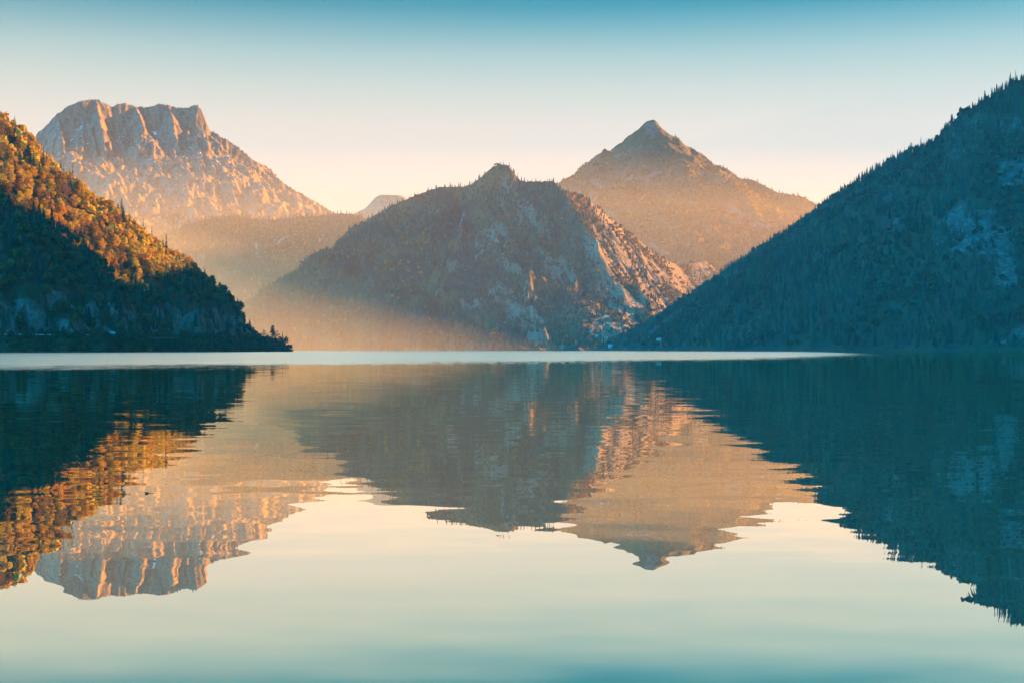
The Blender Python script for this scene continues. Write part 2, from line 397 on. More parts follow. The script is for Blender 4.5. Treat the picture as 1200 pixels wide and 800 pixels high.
mass_spurs = [
    (ptsm((158, 123, 9500), (168, 150, 9360), (176, 200, 9080), (182, 255, 8750), (190, 330, 8300), (195, 412, 7700)), flank((0, 0), (80, 110), (400, 380), (4000, 3200))),
    (ptsm((300, 190, 9340), (325, 235, 9080), (345, 280, 8750), (360, 340, 8300)), lin(.78)),
    (ptsm((66, 134, 9500), (80, 190, 9250), (95, 250, 8800), (105, 340, 8200)), flank((0, 0), (80, 120), (4000, 3200))),
    (ptsm((112, 116, 9500), (122, 180, 9250), (135, 240, 8850), (140, 340, 8250)), flank((0, 0), (80, 120), (4000, 3200))),
    (ptsm((197, 123, 9480), (212, 180, 9230), (228, 250, 8800), (235, 340, 8250)), flank((0, 0), (80, 90), (4000, 3200))),
]
mass.build([(mass_crest, ms_fl)] + mass_spurs, warp=(100, 350), gully=(62, 95, 600, 90), rough=(44, 75), seed=67, craggy=1.9, jitter=1.1, crag_top=.4)
ms_rock = np.clip(sstep(540, 780, mass.H) * .75 + sstep(.72, .5, mass.nz) * .7 + .25 * fbm(mass.X / 120, mass.Y / 120, 4, 4), 0, 1)
ms_snow = sstep(.50, .72, mass.nz + .18 * fbm(mass.X / 120, mass.Y / 120, 4, 8)) * sstep(620, 1100, mass.H) * .51
M_MASS = terrain_mat('massif rock', (.30, .22, .145), (.09, .068, .05), (.07, .055, .03), (.12, .08, .035), 20., 1.0, snow=True, stain=(.20, .155, .115))
mass.mesh('rock_massif_mountain', M_MASS, ms_rock, ms_snow, smooth=False)

# ---- far summit in the gap -----------------------------------------------------------
far = Terrain(-2500, 500, 9200, 10900, 16.)
far_crest = pts((330, 300, 10000), (400, 264, 10000), (424, 248, 10000), (434, 243, 10000), (440, 231, 10000), (447, 228, 10000), (470, 229, 10000), (482, 236, 10000), (520, 255, 10000), (620, 320, 10000))
far.build([(far_crest, flank((0, 0), (80, 90), (4000, 2600)))], warp=(80, 400), gully=(55, 180, 700, 190), rough=(30, 200), seed=71)
far.mesh('far_summit_mountain', M_MASS, np.full(far.H.shape, .8), np.zeros(far.H.shape))
TERR = [hill, shade, cliff, low, peak, mass]

# ------------------------------------------------------------------ lake
m = bpy.data.materials.new('lake water'); t = NT(m)
p = t.pos()
sep = t.n('ShaderNodeSeparateXYZ'); t.l(p, sep.inputs[0])
px_, py_ = sep.outputs[0], sep.outputs[1]
# wind-ruffled water: beyond a curved line across the lake, its edge broken by gusts
xp = t.math('MAXIMUM', px_, 0.)
yb = t.math('MULTIPLY_ADD', px_, 1.37, 196.)
yb = t.math('ADD', yb, t.math('MULTIPLY', t.math('MULTIPLY', xp, xp), .0095))
edge = t.math('MULTIPLY', t.math('SUBTRACT', t.noise(.02, 5, .65, t.scaled(p, (.8, 1., 1.))), .5), 130.)
fine = t.math('MULTIPLY', t.math('SUBTRACT', t.noise(1., 4, .8, t.scaled(p, (2.2, .05, 1.))), .5), 330.)
dy = t.math('SUBTRACT', t.math('ADD', t.math('ADD', py_, edge), fine), yb)
ruf = t.math('DIVIDE', dy, 14.); ruf = t.math('MINIMUM', t.math('MAXIMUM', ruf, 0.), 1.)
streaks = t.math('MULTIPLY_ADD', t.noise(1., 4, .7, t.scaled(p, (.012, .035, 1.))), 2.2, -.35, clamp=True)
ruf = t.math('MULTIPLY', ruf, t.math('MULTIPLY_ADD', streaks, .3, .72))
# calm ripples: two scales of slope, stronger in broad lazy patches
def slopes(scale, detail, vec):
    nd = t.n('ShaderNodeTexNoise'); nd.inputs['Scale'].default_value = scale; nd.inputs['Detail'].default_value = detail; nd.inputs['Roughness'].default_value = .5
    t.l(vec, nd.inputs['Vector'])
    sb = t.n('ShaderNodeVectorMath', operation='SUBTRACT'); t.l(nd.outputs['Color'], sb.inputs[0]); sb.inputs[1].default_value = (.5, .5, .5)
    return sb.outputs[0]
def vscale(v, k):
    nd = t.n('ShaderNodeVectorMath', operation='SCALE'); t.l(v, nd.inputs[0])
    if isinstance(k, float): nd.inputs['Scale'].default_value = k
    else: t.l(k, nd.inputs['Scale'])
    return nd.outputs[0]
def vadd(a, b):
    nd = t.n('ShaderNodeVectorMath', operation='ADD'); t.l(a, nd.inputs[0])
    if isinstance(b, tuple): nd.inputs[1].default_value = b
    else: t.l(b, nd.inputs[1])
    return nd.outputs[0]
patchy = t.math('MAXIMUM', t.math('MULTIPLY_ADD', t.noise(.05, 4, .65, t.scaled(p, (.3, 1., 1.))), 4.2, -1.1), .18)
s1 = vscale(slopes(1.4, 2., t.scaled(p, (.55, 1., 1.))), t.math('MULTIPLY', patchy, .026))
s2 = vscale(slopes(.35, 1., t.scaled(p, (.5, 1., 1.))), .009)
s3 = vscale(slopes(5., 2., p), t.math('MULTIPLY', ruf, .14))
tot = vadd(vadd(s1, s2), s3)
flat = t.n('ShaderNodeVectorMath', operation='MULTIPLY'); t.l(tot, flat.inputs[0]); flat.inputs[1].default_value = (1, 1, 0)
nv = vadd(flat.outputs[0], (0., 0., 1.))
nn = t.n('ShaderNodeVectorMath', operation='NORMALIZE'); t.l(nv, nn.inputs[0])
gl = t.n('ShaderNodeBsdfGlossy'); gl.inputs['Color'].default_value = (.99, .965, .81, 1)
t.l(t.math('MULTIPLY_ADD', ruf, .24, .0), gl.inputs['Roughness']); t.l(nn.outputs[0], gl.inputs['Normal'])
body = t.n('ShaderNodeBsdfDiffuse'); body.inputs['Color'].default_value = (.015, .09, .07, 1)
lw = t.n('ShaderNodeLayerWeight'); lw.inputs['Blend'].default_value = .5
fr = t.math('MULTIPLY_ADD', lw.outputs['Facing'], 1.5, -.41, clamp=True)
mx = t.n('ShaderNodeMixShader'); t.l(fr, mx.inputs[0]); t.l(body.outputs[0], mx.inputs[1]); t.l(gl.outputs[0], mx.inputs[2])
o = t.n('ShaderNodeOutputMaterial'); t.l(mx.outputs[0], o.inputs[0])
M_WATER = m
link('lake', mesh_np('lake', [(-14000, -2500, 0), (14000, -2500, 0), (14000, 15600, 0), (-14000, 15600, 0)], [(0, 1, 2, 3)], False, None, M_WATER), kind='structure')

# ------------------------------------------------------------------ trees
def leaf_cluster(rng, lumps, n, size, flat=.75):
    """n ragged leaf sprays spread through a few lumps; returns one mesh builder"""
    mb = MB()
    w = np.array([l[3] ** 2 for l in lumps]); w = w / w.sum()
    for _ in range(n):
        cx, cy, cz, r = lumps[rng.choice(len(lumps), p=w)]
        d = rng.normal(size=3); d /= np.linalg.norm(d)
        q = np.array([cx, cy, cz]) + d * r * rng.uniform(.45, 1.08) * np.array([1, 1, .85])
        a = rng.normal(size=3); a /= np.linalg.norm(a)
        b = np.cross(a, d + rng.normal(size=3) * .6); b /= (np.linalg.norm(b) + 1e-6)
        s1, s2 = size * rng.uniform(.6, 1.3), size * flat * rng.uniform(.6, 1.2)
        mb.add([q - a * s1, q + b * s2 * rng.uniform(.5, 1), q + a * s1 * rng.uniform(.6, 1.1), q - b * s2], [(0, 1, 2, 3)])
    return mb

def broadleaf_meshes(seed, h, width, n, size, bare=False):
    rng = np.random.default_rng(seed)
    tr = MB()
    lean = rng.normal(size=2) * .25
    top = h * .62
    tr.tube([(0, 0, -.8), (0, 0, .2), (lean[0]*.4, lean[1]*.4, top*.45), (lean[0], lean[1], top), (lean[0]*1.3, lean[1]*1.3, h*.93)], [.34, .26, .2, .13, .03], 6)
    lumps = []
    nl = 7
    for i in range(nl):
        a = i * 2.4 + rng.uniform(-.4, .4); u = (i + .6) / nl
        z = h * (.30 + .58 * u); rr = width * .5 * (.35 + .5 * math.sin(math.pi * min(1, u * .9 + .12)))
        c = (lean[0] + math.cos(a) * rr * .75, lean[1] + math.sin(a) * rr * .75, z)
        lumps.append((*c, width * rng.uniform(.17, .27)))
        zb = z - h * .17
        tr.tube([(lean[0] * zb / top * .8, lean[1] * zb / top * .8, zb), ((lean[0] + c[0]) * .55, (lean[1] + c[1]) * .55, zb + (z - zb) * .6), c], [.1, .065, .025], 4)
    lumps.append((lean[0], lean[1], h * .9, width * .17)); lumps.append((lean[0], lean[1], h * .62, width * .26))
    if bare:
        for l in lumps:
            for k in range(9):
                d = rng.normal(size=3); d[2] = abs(d[2]) * .8; d /= np.linalg.norm(d)
                e = np.array(l[:3]) + d * l[3] * 1.25
                tr.tube([l[:3], tuple((np.array(l[:3]) + e) / 2 + rng.normal(size=3) * .1), tuple(e)], [.05, .035, .015], 3)
    return tr, leaf_cluster(rng, lumps, n, size)

def spruce_meshes(seed, h, width, tiers=13, sparse=0.):
    rng = np.random.default_rng(seed)
    tr = MB(); tr.tube([(0, 0, -.8), (0, 0, h * .4), (0, 0, h * .97)], [h * .016, h * .011, .02], 6)
    cr = MB()
    for k in range(tiers):
        u = k / (tiers - 1)
        z = h * (.10 + .86 * u); r = width * .5 * (1 - u) ** .82 * rng.uniform(.85, 1.12) + .12
        nb = 9 if u < .6 else 7
        a0 = rng.uniform(0, 6.3)
        for j in range(nb):
            if rng.uniform() < sparse: continue
            a = a0 + 2 * math.pi * j / nb + rng.uniform(-.2, .2)
            L = r * rng.uniform(.7, 1.15); dr = L * rng.uniform(.25, .55)
            ca, sa = math.cos(a), math.sin(a); w = L * .36 + .1
            m1 = (ca * L * .55 - sa * w, sa * L * .55 + ca * w, z - dr * .35); m2 = (ca * L * .55 + sa * w, sa * L * .55 - ca * w, z - dr * .35)
            cr.add([(0, 0, z + h * .035), m1, (ca * L, sa * L, z - dr), m2, (ca * L * .5, sa * L * .5, z + h * .012 - dr * .2)],
                   [(0, 1, 4), (1, 2, 4), (2, 3, 4), (3, 0, 4)])
    cr.add([(0.12, 0, h * .9), (-.06, .11, h * .9), (-.06, -.11, h * .9), (0, 0, h * 1.02)], [(0, 1, 3), (1, 2, 3), (2, 0, 3)])
    return tr, cr

TREES = {}
def register(kind, name, tr, cr, bark, leaf):
    TREES.setdefault(kind, []).append((name, tr.mesh('trunk', bark, True), cr.mesh('crown', leaf, False)))
for i in range(5): register('broad', 'autumn_tree', *broadleaf_meshes(100 + i, 13, 8.4, 680, .52), M_BARK, M_LEAF)
for i in range(3): register('thin', 'autumn_tree', *broadleaf_meshes(200 + i, 13.5, 7.5, 170, .5, True), M_PALE_BARK, M_LEAF)
for i in range(4): register('spruce', 'spruce_tree', *spruce_meshes(300 + i, 17, 6.0, 14), M_BARK, M_NEEDLE)
for i in range(3): register('ragged', 'spruce_tree', *spruce_meshes(350 + i, 17, 5.0, 11, .28), M_BARK, M_NEEDLE)

PROTO = {}
def plant(kind, var, loc, scale, rz, color, label, group, widen=1.):
    name, tm, cm = TREES[kind][var % len(TREES[kind])]
    key = (kind, var % len(TREES[kind]))
    if key not in PROTO:
        e = empty(name, (0, 0, 0)); tr = link('trunk', tm, e); cr = link('crown', cm, e)
        PROTO[key] = (e, tr, cr); new = PROTO[key]
    else:
        e0, t0, c0 = PROTO[key]
        e = e0.copy(); C.objects.link(e)
        tr = t0.copy(); tr.parent = e; C.objects.link(tr)
        cr = c0.copy(); cr.parent = e; C.objects.link(cr)
    e.location = loc; e.rotation_euler = (0, 0, rz); e.scale = (scale * widen, scale * widen, scale)
    cr.color = (*color, 1)
    e['label'] = label; e['category'] = 'tree'; e['group'] = group
    if group is None: del e['group']
    return e

def to_px(x, y, z): return 600 + F * x / y, HZ - F * (z - EYE) / y

def merged(name, base_list, pos, scl, rot, tint, which, mat, **props):
    """one mesh holding a whole wood"""
    V, Fc, T = [], [], []; off = 0
    for b, (bv, bf) in enumerate(base_list):
        k = np.where(which == b)[0]
        if not len(k): continue
        c, s_ = np.cos(rot[k])[:, None], np.sin(rot[k])[:, None]
        sx = scl[k]
        v = np.empty((len(k), len(bv), 3))
        v[..., 0] = (bv[:, 0] * c - bv[:, 1] * s_) * sx[:, :1] + pos[k, 0:1]
        v[..., 1] = (bv[:, 0] * s_ + bv[:, 1] * c) * sx[:, :1] + pos[k, 1:2]
        v[..., 2] = bv[:, 2] * sx[:, 1:2] + pos[k, 2:3]
        f = bf[None] + (np.arange(len(k)) * len(bv))[:, None, None] + off
        V.append(v.reshape(-1, 3)); Fc.append(f.reshape(-1, 3))
        T.append(np.repeat(tint[k], len(bv), 0)); off += len(k) * len(bv)
    V = np.concatenate(V); Fc = np.concatenate(Fc); T = np.concatenate(T)
    T = np.concatenate([T, np.ones((len(T), 1))], 1)
    me = mesh_np(name, V, Fc, False, {'tint': ('FLOAT_COLOR', T)}, mat)
    return link(name, me, kind='stuff', **props)

def cone_base(seed, tiers=4, sides=7):
    rng = np.random.default_rng(seed); v = []; f = []
    for k in range(tiers):
        u = k / tiers; zt = min(1., u + 1.5 / tiers); o = len(v)
        v.append((0, 0, zt))
        for j in range(sides * 2):
            a = math.pi * j / sides
            r = .5 * (1 - u) ** .85 * (rng.uniform(.85, 1.15) if j % 2 == 0 else rng.uniform(.45, .7))
            v.append((r * math.cos(a), r * math.sin(a), u * .93 + (0 if j % 2 == 0 else .05) + .04))
        for j in range(sides * 2): f.append((o, o + 1 + j, o + 1 + (j + 1) % (sides * 2)))
    return np.array(v), np.array(f)

def blob_base(seed, n=46, size=.15):
    rng = np.random.default_rng(seed); v = []; f = []
    for i in range(n):
        d = rng.normal(size=3); d /= np.linalg.norm(d); d[2] = d[2] if d[2] > -.4 else -d[2]
        q = d * np.array([.42, .42, .36]) * rng.uniform(.55, 1.1) + np.array([0, 0, .56])
        for _ in range(1):
            a = rng.normal(size=3); a /= np.linalg.norm(a); b = np.cross(a, d); b /= np.linalg.norm(b) + 1e-6
            s = size * rng.uniform(.7, 1.4); o = len(v)
            v += [q - a * s, q + b * s, q + a * s]; f.append((o, o + 1, o + 2))
            v += [q - a * s * .9 - d * .05, q - b * s, q + a * s * .9]; f.append((o + 3, o + 4, o + 5))
    return np.array(v), np.array(f)
SIMPLE = [cone_base(1), cone_base(2), cone_base(3, 3, 6), blob_base(4), blob_base(5), blob_base(6)]
TINY = [cone_base(11, 2, 4), cone_base(12, 2, 5), cone_base(13, 3, 4), blob_base(14, 12, .28), blob_base(15, 12, .28), blob_base(16, 14, .26)]

def jgrid(T, spacing, rng):
    x = np.arange(T.xs[0] + 5, T.xs[-1] - 5, spacing); y = np.arange(T.ys[0] + 5, T.ys[-1] - 5, spacing)
    X, Y = np.meshgrid(x, y); X = X + rng.uniform(-.48, .48, X.shape) * spacing; Y = Y + rng.uniform(-.48, .48, Y.shape) * spacing
    return X.ravel(), Y.ravel()

def facing(T, x, y, z):
    """cosine between the ground's normal and the way back to the near shore"""
    gx, gy, nz = T.sample(T.gx, x, y), T.sample(T.gy, x, y), T.sample(T.nz, x, y)
    vx, vy, vz = -x, -y, EYE - z; L = np.sqrt(vx ** 2 + vy ** 2 + vz ** 2)
    return (-gx * nz * vx - gy * nz * vy + nz * vz) / L

SPRUCE_COL = np.array([(.018, .042, .036), (.024, .050, .038), (.032, .052, .030), (.014, .038, .040)])
AUT = {'golden': (.47, .36, .035), 'amber': (.44, .29, .03), 'orange': (.38, .22, .03), 'russet': (.20, .11, .04), 'olive': (.14, .125, .035), 'brown': (.14, .095, .055)}

def wood(name, T, rockmap, spacing, hgt, wid, base, p_aut, aut_cols, rock_max=.5, zmin=4., ymax=None, back=-.12, seed=0, cluster=120., keep=None):
    rng = np.random.default_rng(seed)
    x, y = jgrid(T, spacing, rng)
    z = T.z(x, y); ix, iy = to_px(x, y, z)
    fc = facing(T, x, y, z); rk = T.sample(rockmap, x, y)
    ok = (z > zmin) & (ix > -70) & (ix < 1270) & (fc > back) & (rk + rng.uniform(-.25, .25, x.shape) < rock_max)
    if keep is not None: ok &= keep(x, y, z, ix, iy, rng)
    x, y, z, ix = x[ok], y[ok], z[ok], ix[ok]
    cl = fbm(x / cluster, y / cluster, 3, seed + 9)
    pa = p_aut(x, y, z, ix) if callable(p_aut) else p_aut
    aut = rng.uniform(size=len(x)) < np.clip(pa + cl * 1.5, 0, 1)
    nb = len(base) // 2
    which = np.where(aut, rng.integers(nb, len(base), len(x)), rng.integers(0, nb, len(x)))
    h = hgt * rng.uniform(.55, 1.2, len(x)) * np.where(aut, .8, 1.); w = wid * rng.uniform(.7, 1.25, len(x)) * np.where(aut, 1.5, 1.)
    ac = np.array(aut_cols); tint = np.where(aut[:, None], ac[rng.integers(0, len(ac), len(x))], SPRUCE_COL[rng.integers(0, 4, len(x))])
    tint = tint * rng.uniform(.7, 1.3, (len(x), 1)) * (1 + .75 * fbm(x / cluster * 1.7, y / cluster * 1.7, 4, seed + 5))[:, None]
    return merged(name, base, np.stack([x, y, z - .4], -1), np.stack([w, h], -1), rng.uniform(0, 6.28, len(x)), tint, which, M_WOODS,
                  label=None, category='forest') if False else (x, y, z, np.stack([w, h], -1), rng.uniform(0, 6.28, len(x)), tint, which)

def wood_obj(name, base, data, label, **props):
    x, y, z, s_, r, tint, which = data
    o = merged(name, base, np.stack([x, y, z - .4], -1), s_, r, tint, which, M_WOODS)
    o['label'] = label; o['category'] = 'forest'
    return o

# woods on the big mountains: nobody could count these
rng = np.random.default_rng(5)
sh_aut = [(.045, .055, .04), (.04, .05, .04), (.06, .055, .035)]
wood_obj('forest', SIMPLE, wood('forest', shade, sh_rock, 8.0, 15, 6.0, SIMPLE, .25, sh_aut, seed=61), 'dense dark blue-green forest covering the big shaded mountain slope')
cl_aut = [(.24, .125, .022), (.20, .10, .02), (.14, .085, .025), (.09, .065, .03)]
wood_obj('forest', TINY, wood('forest', cliff, cl_rock, 11.0, 15, 7.0, TINY, lambda x, y, z, ix: -.05 + .5 * sstep(640, 720, ix), cl_aut, rock_max=.62, seed=62), 'hazy mixed forest on the slopes of the cliff mountain')
wood_obj('forest', TINY, wood('forest', low, np.zeros(low.H.shape), 14.0, 19, 8.0, TINY, .3, cl_aut, seed=63, cluster=260.), 'misty forest on the low ridge below the rock massif')
wood_obj('forest', TINY, wood('forest', peak, pk_rock, 16.0, 17, 9.0, TINY, .4, cl_aut, seed=64, cluster=300., keep=lambda x, y, z, ix, iy, r: z < 830 + 260 * fbm(x / 120, y / 120, 4, 6) + r.uniform(-60, 60, x.shape)), 'sunlit hazy forest on the pointed mountain')

# ---- trees on the wooded hill --------------------------------------------------------
rng = np.random.default_rng(77)
hx, hy = jgrid(hill, 6.2, rng)
hz = hill.z(hx, hy); hix, hiy = to_px(hx, hy, hz); hrk = hill.sample(hill_rock, hx, hy); hfc = facing(hill, hx, hy, hz); hraw = hill.sample(hill.raw, hx, hy)
ok = (hz > 14.5) & (hix > -25) & (hix < 345) & (hfc > -.3) & (hrk < rng.uniform(.25, .8, hrk.shape))
hx, hy, hz, hix, hiy, hfc = (a[ok] for a in (hx, hy, hz, hix, hiy, hfc))
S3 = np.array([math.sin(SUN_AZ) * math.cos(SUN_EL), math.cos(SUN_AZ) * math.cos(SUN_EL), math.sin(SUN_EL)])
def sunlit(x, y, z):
    """whether the big mountain leaves this spot in the sun (sets tree kind and label, and paints unlit leaves duller and darker)"""
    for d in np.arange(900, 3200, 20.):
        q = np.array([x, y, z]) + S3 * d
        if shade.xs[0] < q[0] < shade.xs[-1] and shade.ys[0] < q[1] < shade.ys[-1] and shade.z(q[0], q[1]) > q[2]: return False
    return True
cand = []
gap = np.interp(hix, [q[0] for q in HILL_SKY], [q[1] for q in HILL_SKY])
below = hiy - gap                                  # how far below the skyline the foot stands
conif = fbm(hx / 38, hy / 38, 3, 123)
for i in range(len(hx)):
    lit = sunlit(hx[i], hy[i], hz[i] + 9)
    u = rng.uniform()
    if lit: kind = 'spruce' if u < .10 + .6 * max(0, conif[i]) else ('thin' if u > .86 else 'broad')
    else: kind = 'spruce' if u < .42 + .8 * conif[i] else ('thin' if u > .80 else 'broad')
    cand.append([i, lit, kind, u])
order = sorted(cand, key=lambda c: (not c[1], hy[c[0]] - 60 * (abs(below[c[0]]) < 8)))
n_b = n_s = 0; rest = []
B_MAX, S_MAX = 292, 150
def band(ix, cuts, words_):
    for c, w in zip(cuts, words_):
        if ix < c: return w
    return words_[-1]
for i, lit, kind, u in order:
    x, y, z = hx[i], hy[i], hz[i]
    lone = abs(below[i]) < 7
    where = 'against the skyline' if lone else ('high under the skyline' if below[i] < 28 else ('halfway down' if below[i] < 70 else 'low down'))
    light = 'sunlit' if lit else 'shaded'
    third = band(hix[i], (70, 150, 230), ('steep high part', 'broad middle', 'lower shoulder', 'lakeside end')) 
    if kind in ('broad', 'thin'):
        if n_b >= B_MAX: rest.append((i, kind, lit)); continue
        n_b += 1
        if kind == 'thin': cn = 'brown' if u < .93 else 'russet'
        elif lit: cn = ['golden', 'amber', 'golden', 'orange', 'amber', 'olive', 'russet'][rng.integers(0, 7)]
        else: cn = ['olive', 'russet', 'brown', 'olive'][rng.integers(0, 4)]  # trees out of the sun get the duller tones
        col = np.array(AUT[cn]) * rng.uniform(.8, 1.2) * (1. if lit else .5)  # shade put into the leaf colour: unlit crowns painted darker
        sc = rng.uniform(.68, 1.15)
        lab = f"{light} {'sparse' if kind == 'thin' else 'bushy'} {cn} tree on the wooded hill's {third}, {where}"
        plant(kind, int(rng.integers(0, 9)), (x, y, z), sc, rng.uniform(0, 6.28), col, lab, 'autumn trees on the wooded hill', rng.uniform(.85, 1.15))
    else:
        if n_s >= S_MAX: rest.append((i, kind, lit)); continue
        n_s += 1
        sc = rng.uniform(.6, 1.15) * (1.25 if lone else 1.)
        lab = f"{'tall' if sc > .9 else 'small'} {light} spruce on the wooded hill's {third}, {where}"
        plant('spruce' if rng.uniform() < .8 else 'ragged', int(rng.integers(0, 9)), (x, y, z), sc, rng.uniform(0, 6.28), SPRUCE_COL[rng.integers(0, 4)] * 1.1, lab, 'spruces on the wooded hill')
if rest:
    k = np.array([r[0] for r in rest]); con = np.array([r[1] == 'spruce' for r in rest]); rl = np.array([r[2] for r in rest])
    which = np.where(con, rng.integers(0, 3, len(k)), rng.integers(3, 6, len(k)))
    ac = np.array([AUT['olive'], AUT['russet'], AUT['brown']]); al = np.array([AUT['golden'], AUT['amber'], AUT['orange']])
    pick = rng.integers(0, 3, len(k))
    tint = np.where(con[:, None], SPRUCE_COL[rng.integers(0, 4, len(k))], np.where(rl[:, None], al[pick], ac[pick] * .7))  # lit crowns golden, unlit ones darkened in the tint itself
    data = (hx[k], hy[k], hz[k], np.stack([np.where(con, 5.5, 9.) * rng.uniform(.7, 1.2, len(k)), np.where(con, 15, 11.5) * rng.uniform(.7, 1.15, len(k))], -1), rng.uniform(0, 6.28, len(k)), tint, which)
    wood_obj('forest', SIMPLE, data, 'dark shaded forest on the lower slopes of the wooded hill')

# bushes along the shore of the wooded hill
bx, by = jgrid(hill, 2.6, rng); bz = hill.z(bx, by); bix, biy = to_px(bx, by, bz)
ok = (bz > .2) & (bz < 12) & (bix > -25) & (bix < 345) & (hill.sample(hill.raw, bx, by) < 27) & (by < 1640)
bx, by, bz = bx[ok], by[ok], bz[ok]
tint = np.array([(.06, .055, .03), (.05, .06, .03), (.09, .06, .035)])[rng.integers(0, 3, len(bx))]
wood_obj('shrubbery', SIMPLE, (bx, by, bz, np.stack([rng.uniform(2.5, 5, len(bx)), rng.uniform(2, 5.5, len(bx)) * rng.choice([1., 1., 1., 1.7], len(bx))], -1), rng.uniform(0, 6.28, len(bx)), tint, rng.integers(3, 6, len(bx))), 'dark shore shrubbery below the road at the foot of the wooded hill')['category'] = 'shrubs'

# trees out on the tip of the wooded hill
tip = [(309, 'thin', .95, 'brown', 'low bare tree beside the cliff end on the tip of land'), (314, 'spruce', .62, None, 'short spruce beside the tallest thin-leaved tree on the tip of land'),
       (320, 'broad', 1.45, 'brown', 'tallest thin-leaved tree, alone above the low tip of land by the lake'), (324.5, 'thin', 1.15, 'olive', 'slender half-bare tree just beyond the tallest one on the tip of land'),
       (331, 'spruce', .9, None, 'dark spruce near the water end of the tip of land'), (335.5, 'broad', .8, 'russet', 'low round bushy tree last before the open water'), (328, 'broad', .7, 'olive', 'small bushy tree between the half-bare tree and the end spruce')]
for j, (q, kind, sc, cn, lab) in enumerate(tip):
    Y = hd(q) - 2; X = (q - 600) / F * Y
    plant(kind, j, (X, Y, float(hill.z(X, Y))), sc, j * 1.3, np.array(AUT[cn]) * .5 if cn else SPRUCE_COL[0], lab, None, .62 if sc > 1.3 else 1.)  # leaf colours darkened to paint these crowns as shaded

# ---- trees along the skyline of the big shaded mountain -----------------------------------
rng = np.random.default_rng(909)
def along(crest, d):
    """points every d metres along a crest"""
    out = []; acc = 0.; nxt = 0.
    for a, b in zip(crest[:-1], crest[1:]):
        L = math.hypot(b[0]-a[0], b[1]-a[1])
        while nxt <= acc + L:
            u = (nxt - acc) / L; out.append([a[i] + (b[i]-a[i]) * u for i in range(3)]); nxt += d * rng.uniform(.35, 1.9)
        acc += L
    return out
n = 0
for q in along(shade_crest[5:22], 11.):
    ix, iy = to_px(*q)
    if ix > 1203 or n >= 105: continue
    dens = perlin(q[1] / 60., 0., 3)
    if dens < -.28: continue
    n += 1
    x, y = q[0] - rng.uniform(-2, 5), q[1] + rng.uniform(-4, 4)
    z = float(shade.z(x, y))
    thinr = ix > 1000 and rng.uniform() < .16
    loc_ = band(ix, (880, 960, 1040, 1110), ('its low end', 'the lower third of the ridge', 'the middle of the ridge', 'the upper third of the ridge', 'the steep summit end of the ridge'))
    sc = rng.uniform(.6, 1.4)
    if thinr: plant('thin', n, (x, y, z), sc, rng.uniform(0, 6), AUT['russet'], f"sparse russet tree on the shaded mountain's skyline, at {loc_}", 'trees on the skyline of the shaded mountain')
    else: plant('ragged' if rng.uniform() < .6 else 'spruce', n, (x, y, z), sc, rng.uniform(0, 6), SPRUCE_COL[3], f"{'tall' if sc > .85 else 'short'} spruce on the shaded mountain's skyline, at {loc_}", 'trees on the skyline of the shaded mountain')
# ---- trees along the crest of the cliff mountain
n = 0
for q in along(cliff_crest[9:23], 14.):
    ix, iy = to_px(*q)
    if n >= 70: break
    if 602 < ix < 609 or 574 < ix < 580 or perlin(q[0] / 50., 0., 5) < -.25: continue
    n += 1
    x, y = q[0], q[1] + rng.uniform(-10, 2); z = float(cliff.z(x, y)); sc = rng.uniform(.55, 1.2)
    loc_ = band(ix, (500, 560, 600, 640), ('the long sloping shoulder', 'the first rounded top', 'the highest knob', 'the dip beside the highest knob', 'the flat cliff top'))
    plant('spruce', n, (x, y, z), sc, rng.uniform(0, 6), SPRUCE_COL[1], f"{'tall' if sc > .85 else 'short'} spruce on the cliff mountain's crest, on {loc_}", 'trees on the crest of the cliff mountain')

# ------------------------------------------------------------------ road, rail, hut, houses
M_ROAD = simple_mat('asphalt', (.06, .06, .062), .9); M_WALL = simple_mat('pale stone', (.45, .44, .40), .9); M_STEEL = simple_mat('galvanised steel', (.5, .5, .5), .5)
M_PLASTER = simple_mat('pale plaster', (.42, .41, .38), .85, .1); M_ROOF = simple_mat('roof tile', (.22, .10, .07), .85); M_ROOFG = simple_mat('grey roof', (.3, .31, .32), .7)
M_WOOD = simple_mat('weathered boards', (.16, .10, .06), .85); M_GLASS = simple_mat('window glass', (.03, .04, .05), .15)
road = []
for X in np.arange(-420, -262, 4.):
    Ys = np.arange(935, 1620, 1.); r = hill.sample(hill.raw, np.full(Ys.shape, X), Ys)
    j = np.argmax(r > 24)
    if r[j] > 24: road.append((X, Ys[j]))
road = np.array(road); ker = np.ones(9) / 9
ysm = np.convolve(np.pad(road[:, 1], 4, mode='edge'), ker, 'valid')
road = np.stack([road[:, 0], ysm], -1)
rv = []; rf = []
for i, (X, Y) in enumerate(road):
    rv += [(X, Y - 3.2, 12.15), (X, Y + 3.2, 12.15), (X, Y - 3.2, 11.), (X, Y + 3.2, 11.)]
    if i:
        a = 4 * (i - 1); b = 4 * i
        rf += [(a, b, b + 1, a + 1), (a + 2, b + 2, b, a), (a + 1, b + 1, b + 3, a + 3)]
link('road', mesh_np('road', rv, rf, False, None, M_ROAD), kind='structure')
vis = [i for i, (X, Y) in enumerate(road) if 0 < 600 + F * X / Y < 118]
rail = empty('guard_rail', (road[vis[0]][0], road[vis[0]][1] - 2.9, 12.15), label='thin pale guard rail along the shore road under the rock cliff', category='guard rail')
ox, oy, oz = rail.location
mb = MB()
